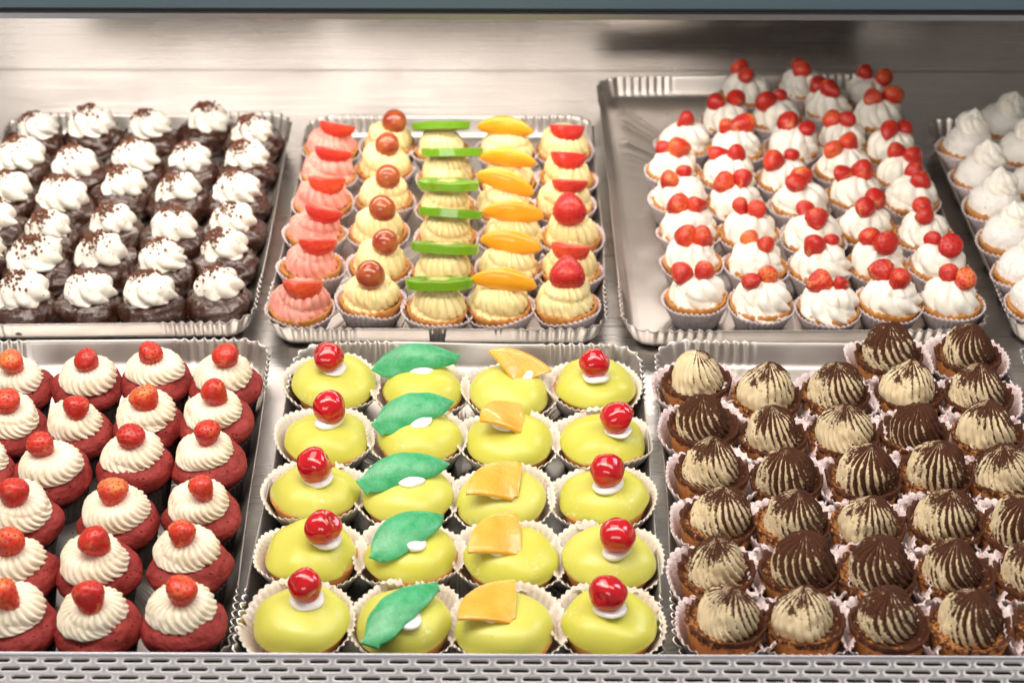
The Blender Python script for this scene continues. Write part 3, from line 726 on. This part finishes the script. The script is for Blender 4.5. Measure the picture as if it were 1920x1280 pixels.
def peach(seed):
    def fn(V, D):
        V = V.copy(); x = V[:, 0]
        V[:, 1] *= 1 - .25 * np.abs(x); V[:, 2] = V[:, 2] * (1 - .12 * np.abs(x)) - .28 * x * x + .12
        V[:, 1] = np.where(V[:, 1] > 0, V[:, 1] * .5, V[:, 1])
        return V
    return blob('peach_slice', 'peach_flesh', (.0242, .0058, .0094), seed, .03, 1.8, 48, 36, fn)
PEACH = [peach(680 + i) for i in range(2)]
rng = random.Random(3)
FL = ['tartlet with pink cream and strawberry slice', 'tartlet with custard cream and a red grape', 'tartlet with custard cream and a kiwi slice', 'tartlet with custard cream and a peach slice', 'tartlet with custard cream and a cut strawberry']
for (c, rI, x, y, bx, by) in FRUIT:
    pos = 'at the front' if rI == 5 else ('at the back' if rI == 0 else ORD[5 - rI] + ' from the front')
    t = thing('fruit_tartlet', '%s, %s of its column' % (FL[c], pos), 'tartlet', (x / 1000, y / 1000, ZT), 0, (rng.uniform(-.04, .04), rng.uniform(-.04, .04)), 'fruit tartlets', rng.uniform(.98, 1.02))
    part('paper_cup', rng.choice(CUPS), t, rot=(0, 0, rng.uniform(0, 6)), scale=rng.uniform(.98, 1.06))
    part('tart_shell', rng.choice(SHELLS), t, (0, 0, .0006), (0, 0, rng.uniform(0, 6)))
    part('pink_cream' if c == 0 else 'pastry_cream', rng.choice(PC if c == 0 else FC), t, (0, 0, .0222), (rng.uniform(-.05, .05), rng.uniform(-.05, .05), rng.uniform(0, 6)), rng.uniform(.97, 1.04))
    bx = max(-7, min(8, bx)) / 1000; by = max(-5, min(5, by)) / 1000; zt = .0222 + .0192
    if c == 0: part('strawberry_slice', rng.choice(HALF), t, (bx, by, zt + .0062), (rng.uniform(-.50, -.30), rng.uniform(-.12, .18), rng.uniform(-.25, .25)))
    elif c == 1:
        part('grape', rng.choice(GRAPE), t, (bx, by, zt + .0046), (rng.uniform(-.4, .4), rng.uniform(-.4, .4), rng.uniform(0, 6)), rng.uniform(.97, 1.06))
    elif c == 2: part('kiwi_slice', rng.choice(KIWI), t, (bx, by + .002, zt + .0042), ((-.34 if rI in (2, 4, 5) else -.50) + rng.uniform(-.04, .04), rng.uniform(.0, .10) * (1 if rI in (1, 3) else -.2), rng.uniform(-.2, .1)))
    elif c == 3: part('peach_slice', rng.choice(PEACH), t, (bx, by, zt + .0062), (rng.uniform(-.25, .05), [.02, .06, .28, .05, .10, .12][rI], -.12 + rng.uniform(-.1, .1)))
    else:
        if rI in (3, 5): add_berry(t, BIG[rI % 2], (bx, by, zt + .0085), (rng.uniform(1.9, 2.3), rng.uniform(-.2, .2), rng.uniform(-.5, .2)), 1.0)
        else: part('strawberry_slice', rng.choice(HALF), t, (bx, by, zt + .0062), (rng.uniform(-.50, -.28), rng.uniform(-.05, .2), rng.uniform(-.3, .3)))

# ------------------------------------------------------------------ wild strawberry tartlets
BC = [cream('whipped_cream', 'whipped_cream', .0207, .0190, [8, 9, 7, 8, 9, 8][i], [.24, .22, .26, .23, .21, .25][i], [.22, .28, .20, .25, .30, .18][i], 700 + i, coils=[1.3, 1.5, 1.1, 1.4, 1.2, 1.6][i], camp=.15, under=.7, power=.66, flat=1.05, per=18, lump=.05, droop=.25, sharp=.95) for i in range(6)]
rng = random.Random(4); cn = counts(BERRY)
for (i, j, x, y, bs) in BERRY:
    k = i
    rowname = 'front row' if k == 0 else ('back row' if k == 7 else ORD[k] + ' row from front')
    w = 'two wild strawberries' if len(bs) == 2 else 'one wild strawberry'
    t = thing('strawberry_tartlet', 'cream tartlet with %s, %s, %s' % (w, rowname, from_side(j, cn[i], 'left')), 'tartlet',
              (x / 1000, y / 1000, ZT), 0, (rng.uniform(-.05, .05), rng.uniform(-.05, .05)), 'wild strawberry tartlets', rng.uniform(.97, 1.02))
    part('paper_cup', rng.choice(CUPS), t, rot=(0, 0, rng.uniform(0, 6)))
    part('tart_shell', rng.choice(SHELLS), t, (0, 0, .0006), (0, 0, rng.uniform(0, 6)))
    part('whipped_cream', rng.choice(BC), t, (rng.uniform(-.001, .001), rng.uniform(-.001, .001), .0222), (rng.uniform(-.1, .1), rng.uniform(-.1, .1), rng.uniform(0, 6)), rng.uniform(.97, 1.06))
    mx = sum(b[0] for b in bs) / len(bs)
    if len(bs) == 2:
        dx, dy = bs[1][0] - bs[0][0], bs[1][1] - bs[0][1]; L_ = math.hypot(dx, dy); q = max(L_, 14.0) / L_ if L_ < 18 else 18 / L_
        cx_ = max(-4, min(4, mx)); bs = [(cx_ - dx * q / 2, 1.5 - dy * q / 2), (cx_ + dx * q / 2, 1.5 + dy * q / 2)]
    else: bs = [(max(-4, min(4, mx)), 0)]
    for (bx, by) in bs:
        bx /= 1000; by /= 1000; rr = math.hypot(bx, by); q = min(1, .0125 / max(rr, 1e-6)); bx *= q; by *= q; rr *= q
        zz = .0222 + .0190 * max(.1, 1 - (rr / .0207) ** 2) ** .42
        add_berry(t, rng.choice(WILD), (bx, by, zz + .0034), (rng.uniform(-1.9, 1.9), rng.uniform(-.9, .9), rng.uniform(0, 6)), rng.choice([.70, .78, .86, .92, 1.0]) * rng.uniform(.96, 1.04))

# ------------------------------------------------------------------ coconut tartlets
COC = [cream('coconut_dome', 'coconut', .0215, .0180, 6, .03, .1, 750 + i, under=.7, power=.6, lump=.05, per=16) for i in range(3)]
def flakes(me, seed, n):
    rng = random.Random(seed); co = np.zeros(len(me.vertices) * 3); me.vertices.foreach_get('co', co); co = co.reshape(-1, 3)
    w = np.hypot(co[:, 0], co[:, 1]) + .001; w = np.cumsum(w / w.sum()); V = []; F = []
    for i in range(n):
        p = co[min(int(np.searchsorted(w, rng.random())), len(co) - 1)]; s = rng.uniform(.0007, .0016)
        R = Euler((rng.uniform(0, 6), rng.uniform(0, 6), rng.uniform(0, 6))).to_matrix(); b = len(V)
        for v in OCT: V.append(p + np.array(R @ Vector((v[0] * s * 1.3, v[1] * s * .45, v[2] * s * .25))))
        F += [tuple(b + q for q in f) for f in OCT_F]
    return mesh('coconut_flakes', V, F, 'coconut', smooth=False)
COF = [flakes(COC[i], 760 + i, 700) for i in range(3)]
CTOP = [cream('cream_peak', 'whipped_cream', .0128, .0150, 8, .15, .25, 770 + i, coils=1.6, camp=.18, under=.5, power=1.0, tip=.2, per=14, lump=.04) for i in range(3)]
rng = random.Random(5)
COL = ['farthest back', 'at the back left corner', 'at the right edge, second from the back', 'second of the left column from the back', 'in the middle of the left column', 'in the left column, below the middle one',
       'at the right edge, third from the back', 'near the front, cut by the right edge', 'at the right edge beside the middle one', 'at the front, cut by the right edge', 'at the right edge, nearest the front']
for (j, x, y) in COCO:
    t = thing('coconut_tartlet', 'white coconut tartlet with a cream peak, %s' % COL[j], 'tartlet', (x / 1000, y / 1000, ZT), 0, (rng.uniform(-.05, .05), rng.uniform(-.05, .05)), 'coconut tartlets')
    part('paper_cup', rng.choice(CUPS), t, rot=(0, 0, rng.uniform(0, 6)))
    part('tart_shell', rng.choice(SHELLS), t, (0, 0, .0006), (0, 0, rng.uniform(0, 6)))
    v = rng.randrange(3)
    d = part('coconut_dome', COC[v], t, (0, 0, .0222), (0, 0, rng.uniform(0, 6)))
    part('coconut_flakes', COF[v], d, stuff=True)
    part('cream_peak', rng.choice(CTOP), t, (rng.uniform(.002, .006), rng.uniform(-.001, .004), .0385), (rng.uniform(-.2, .2), rng.uniform(-.1, .3), rng.uniform(0, 6)), rng.uniform(.95, 1.1))

# ------------------------------------------------------------------ marzipan cakes
MCUP = [cup_mesh('paper_cup', .0235, .0352, .0205, 46, .0009, 800 + i, 'plain_paper', square=.12, wave=.03, zj=.12) for i in range(5)]
MBASE = [shell_mesh('tart_base', .0225, .0280, .0180, 810 + i, 'tart_crust', 34, .0004) for i in range(3)]
def marz(seed):
    rng = random.Random(seed); nf = noise3(rng, 10, 70.); w = wob(rng, 3, .012, 2)
    phi = np.linspace(-.55, PI / 2 * .985, 34)
    pr = np.stack([.0286 * np.cos(phi) ** .80, np.where(phi < 0, .0050 * np.sin(phi), .0155 * np.sin(phi) ** 1.15), np.ones(34)], -1)
    def fn(T, R, Z, W):
        P = np.stack([R * np.cos(T), R * np.sin(T), Z], -1); d = .0011 * nf(P)
        return R * (1 + w(T)) + d, Z + d
    return lathe('marzipan_dome', pr, 80, 'marzipan', fn)
MDOME = [marz(820 + i) for i in range(5)]
CHERRY = []
for i in range(5):
    def fn(V, D, i=i):
        q = random.Random(830 + i); dd = np.array([q.gauss(0, 1), q.gauss(0, 1), q.uniform(-.2, .6)]); dd /= np.linalg.norm(dd)
        c = D @ dd
        return V * (1 - .26 * np.exp(-((1 - c) / .09)))[:, None] * (1 - .035 * np.cos(5 * np.arctan2(D[:, 1], D[:, 0]) + i) * (1 - D[:, 2] ** 2))[:, None]
    CHERRY.append(blob('candied_cherry', 'candied_cherry', (.0109, .0106, .0108), 840 + i, .055, 1.7, 48, 34, fn))
ICING = [blob('white_icing', 'white_icing', (.0108, .0092, .0036), 850 + i, .12, 1.6, 32, 18) for i in range(3)]
def citron(seed, L=.0292, Wd=.0116):
    rng = random.Random(seed); nu, nv = 45, 15
    U, Vv = np.meshgrid(np.linspace(-1, 1, nu), np.linspace(-1, 1, nv)); w = wob(rng, 4, .05, 2)
    bl = [.12, .42, .45, .25, .40][seed % 5]; br = [.40, .12, .14, .22, .34][seed % 5]
    hw = Wd * np.maximum(np.clip(1 - np.abs(U) ** 2.3, 0.012, 1) ** .62, np.where(U < 0, bl, br)) * (1 - .18 * U) * (1 + w(U * 2.5))
    X = U * L; Y = Vv * hw + .0045 * (1 - U * U) - .002
    X = X + .002 * Vv * np.sign(U) * np.abs(U) ** 6
    zc = .0058 * (1 - U * U) + .0003 * w(U * 3 + Vv * 1.5) / .05 * .6 - .0022 * Vv ** 2 * np.clip(1 - U * U, 0, 1) - .004
    e = (np.clip((np.abs(Vv) - .8) / .2, 0, 1) ** 2 + np.clip((np.abs(U) - .92) / .08, 0, 1) ** 2).clip(0, 1)
    th = .0013 * (1 - .35 * e) * (1 + .25 * w(U * 4 + Vv))
    return slab('citron_slice', 'candied_citron', np.stack([X, Y, zc + th], -1), np.stack([X, Y, zc - th], -1))
CITRON = [citron(860 + i, [.0300, .0278, .0290, .0272, .0300][i], [.0104, .0116, .0108, .0124, .0112][i]) for i in range(5)]
def orange(seed):
    rng = random.Random(seed); nu, nv = 33, 15
    a0, a1 = math.radians(12), math.radians(108 + rng.uniform(-6, 6)); A, R = np.meshgrid(np.linspace(a0, a1, nu), np.linspace(.10, 1, nv)); w = wob(rng, 4, .02, 2)
    R0 = .0335; q = (A - a0) / (a1 - a0)
    X = R * R0 * np.cos(A) * (1 + w(A)) - .010; Y = R * R0 * np.sin(A) * (1 + w(A + 1)) - .016
    zc = .0025 * np.sin(A * 2 + seed) * R - .010 * (R - .5) ** 2
    e = (np.clip((R - .90) / .10, 0, 1) ** 2 + np.clip((np.abs(2 * q - 1) - .9) / .1, 0, 1) ** 2).clip(0, 1)
    th = .0016 * (1 - .35 * e)
    return slab('orange_slice', 'candied_orange', np.stack([X, Y, zc + th], -1), np.stack([X, Y, zc - th], -1))
ORANGE = [orange(870 + i) for i in range(4)]
rng = random.Random(6)
COLN = ['left column', 'green slice column', 'orange slice column', 'right column']
for (i, j, x, y, bx, by) in MARZ:
    top = ['a red cherry', 'a green candied slice', 'an orange candied slice', 'a red cherry'][j]
    pos = 'at the front' if i == 4 else ('at the back' if i == 0 else ORD[4 - i] + ' from the front')
    side = {0: ' of the left column', 3: ' of the right column'}.get(j, '')
    t = thing('marzipan_cake', 'yellow marzipan cake topped with %s, %s%s' % (top, pos, side), 'cake', (x / 1000, y / 1000, ZT), 0, (rng.uniform(-.06, .08), rng.uniform(-.06, .06)), 'marzipan cakes', rng.uniform(.99, 1.03))
    part('paper_cup', rng.choice(MCUP), t, (rng.uniform(-.002, .002), rng.uniform(-.001, .003), 0), (0, 0, rng.choice([0, PI / 2, PI, -PI / 2]) + rng.uniform(-.15, .15)))
    part('tart_base', rng.choice(MBASE), t, (0, 0, .0006), (0, 0, rng.uniform(0, 6)))
    part('marzipan_dome', rng.choice(MDOME), t, (0, 0, .0178), (rng.uniform(-.04, .04), rng.uniform(-.04, .04), rng.uniform(0, 6)))
    bx = max(-9, min(9, bx)) / 1000; by = max(-8, min(10, by)) / 1000; rr = math.hypot(bx, by)
    zt = .0178 + .0155 * max(.2, 1 - (rr / .0286) ** 2) ** .56
    if j in (0, 3):
        part('white_icing', rng.choice(ICING), t, (bx + rng.uniform(-.001, .003), by - .002, zt + .0006), (-by * 8, bx * 8, rng.uniform(0, 6)), rng.uniform(.9, 1.1))
        part('candied_cherry', rng.choice(CHERRY), t, (bx, by, zt + .0098), (rng.uniform(-.6, .6), rng.uniform(-.6, .6), rng.uniform(0, 6)), rng.uniform(.98, 1.08))
    elif j == 1:
        part('white_icing', rng.choice(ICING), t, (bx + .003, by - .002, zt - .0002), (.1, .1, rng.uniform(0, 6)), .95)
        part('citron_slice', CITRON[i], t, (bx, by, zt + .0045), ([.75, .62, .55, .35, .18][i], [-.10, -.12, -.08, -.10, -.05][i], math.radians([10, 24, 20, 42, 50][i])))
    else:
        part('white_icing', rng.choice(ICING), t, (bx + .001, by - .002, zt - .0006), (.1, 0, rng.uniform(0, 6)), .95)
        part('orange_slice', ORANGE[i % 4], t, (bx, by, zt + .0052), ([.45, .45, .30, .25, .25][i], [.08, -.05, -.1, -.15, -.12][i], math.radians([30, 82, 72, 84, 78][i])))

# ------------------------------------------------------------------ cocoa dusted tartlets
TCUP = [cup_mesh('paper_cup', .0198, .0300, .0272, 36, .0011, 900 + i, 'cup_paper', square=.8, wave=.035, zj=.12) for i in range(5)]
TSH = [shell_mesh('wafer_shell', .0180, .0238, .0300, 910 + i, 'wafer_crust', 16, .0012, rough=.55, dust=[.95, 1.1, .85, 1.2, 1.0][i]) for i in range(5)]
TC = []
for i in range(9):
    TC.append(cream('cocoa_cream', 'cocoa_cream', .0176, .0238, [20, 22, 18, 21, 19, 20, 22, 18, 20][i], [.15, .14, .16, .15, .16, .14, .15, .16, .15][i], [.17, .22, .15, .24, .13, .20, .10, .24, .05][i], 920 + i,
                    coils=[0, .8, 0, 1.2, .5, .9, 0, 1.5, .7][i], camp=.10, under=.6, power=.90, tip=.12, per=10, nv=54, lump=.055,
                    dust=([.34, .80, .86, .92, .76, .88, .82, 1.06, .78][i], .8, rng.uniform(-.6, .9))))
rng = random.Random(7); cn = counts(TIRA)
for (i, j, x, y) in TIRA:
    nm = 'cocoa dusted cream tartlet in paper cup, %s, %s' % (from_front(i, 7), from_side(j, cn[i], 'left'))
    t = thing('cocoa_tartlet', nm, 'tartlet', (x / 1000, y / 1000, ZT), 0, (rng.uniform(-.05, .05), rng.uniform(-.06, .06)), 'cocoa tartlets', rng.uniform(.97, 1.02))
    part('paper_cup', rng.choice(TCUP), t, (rng.uniform(-.001, .001), rng.uniform(-.001, .001), 0), (0, 0, rng.choice([0, PI / 2, PI, -PI / 2]) + rng.uniform(-.12, .12)))
    part('wafer_shell', rng.choice(TSH), t, (0, 0, .0006), (0, 0, rng.uniform(-.8, .8)))
    v = 0 if (i, j) == (1, 0) else rng.randrange(1, 9)
    part('cocoa_cream', TC[v], t, (rng.uniform(-.002, .002), rng.uniform(-.001, .002), .0282), (rng.uniform(-.07, .07), rng.uniform(-.07, .07), rng.uniform(-.9, .9)), rng.uniform(.95, 1.05))
# a tartlet of the tray beyond the right edge
t = thing('cream_tartlet', 'pale tartlet in a paper cup, cut by the right edge beside the cocoa tartlets', 'tartlet', (.397, 1.128, ZT))
part('paper_cup', TCUP[0], t); part('tart_shell', SHELLS[0], t, (0, 0, .0006)); part('coconut_dome', COC[0], t, (0, 0, .0222))
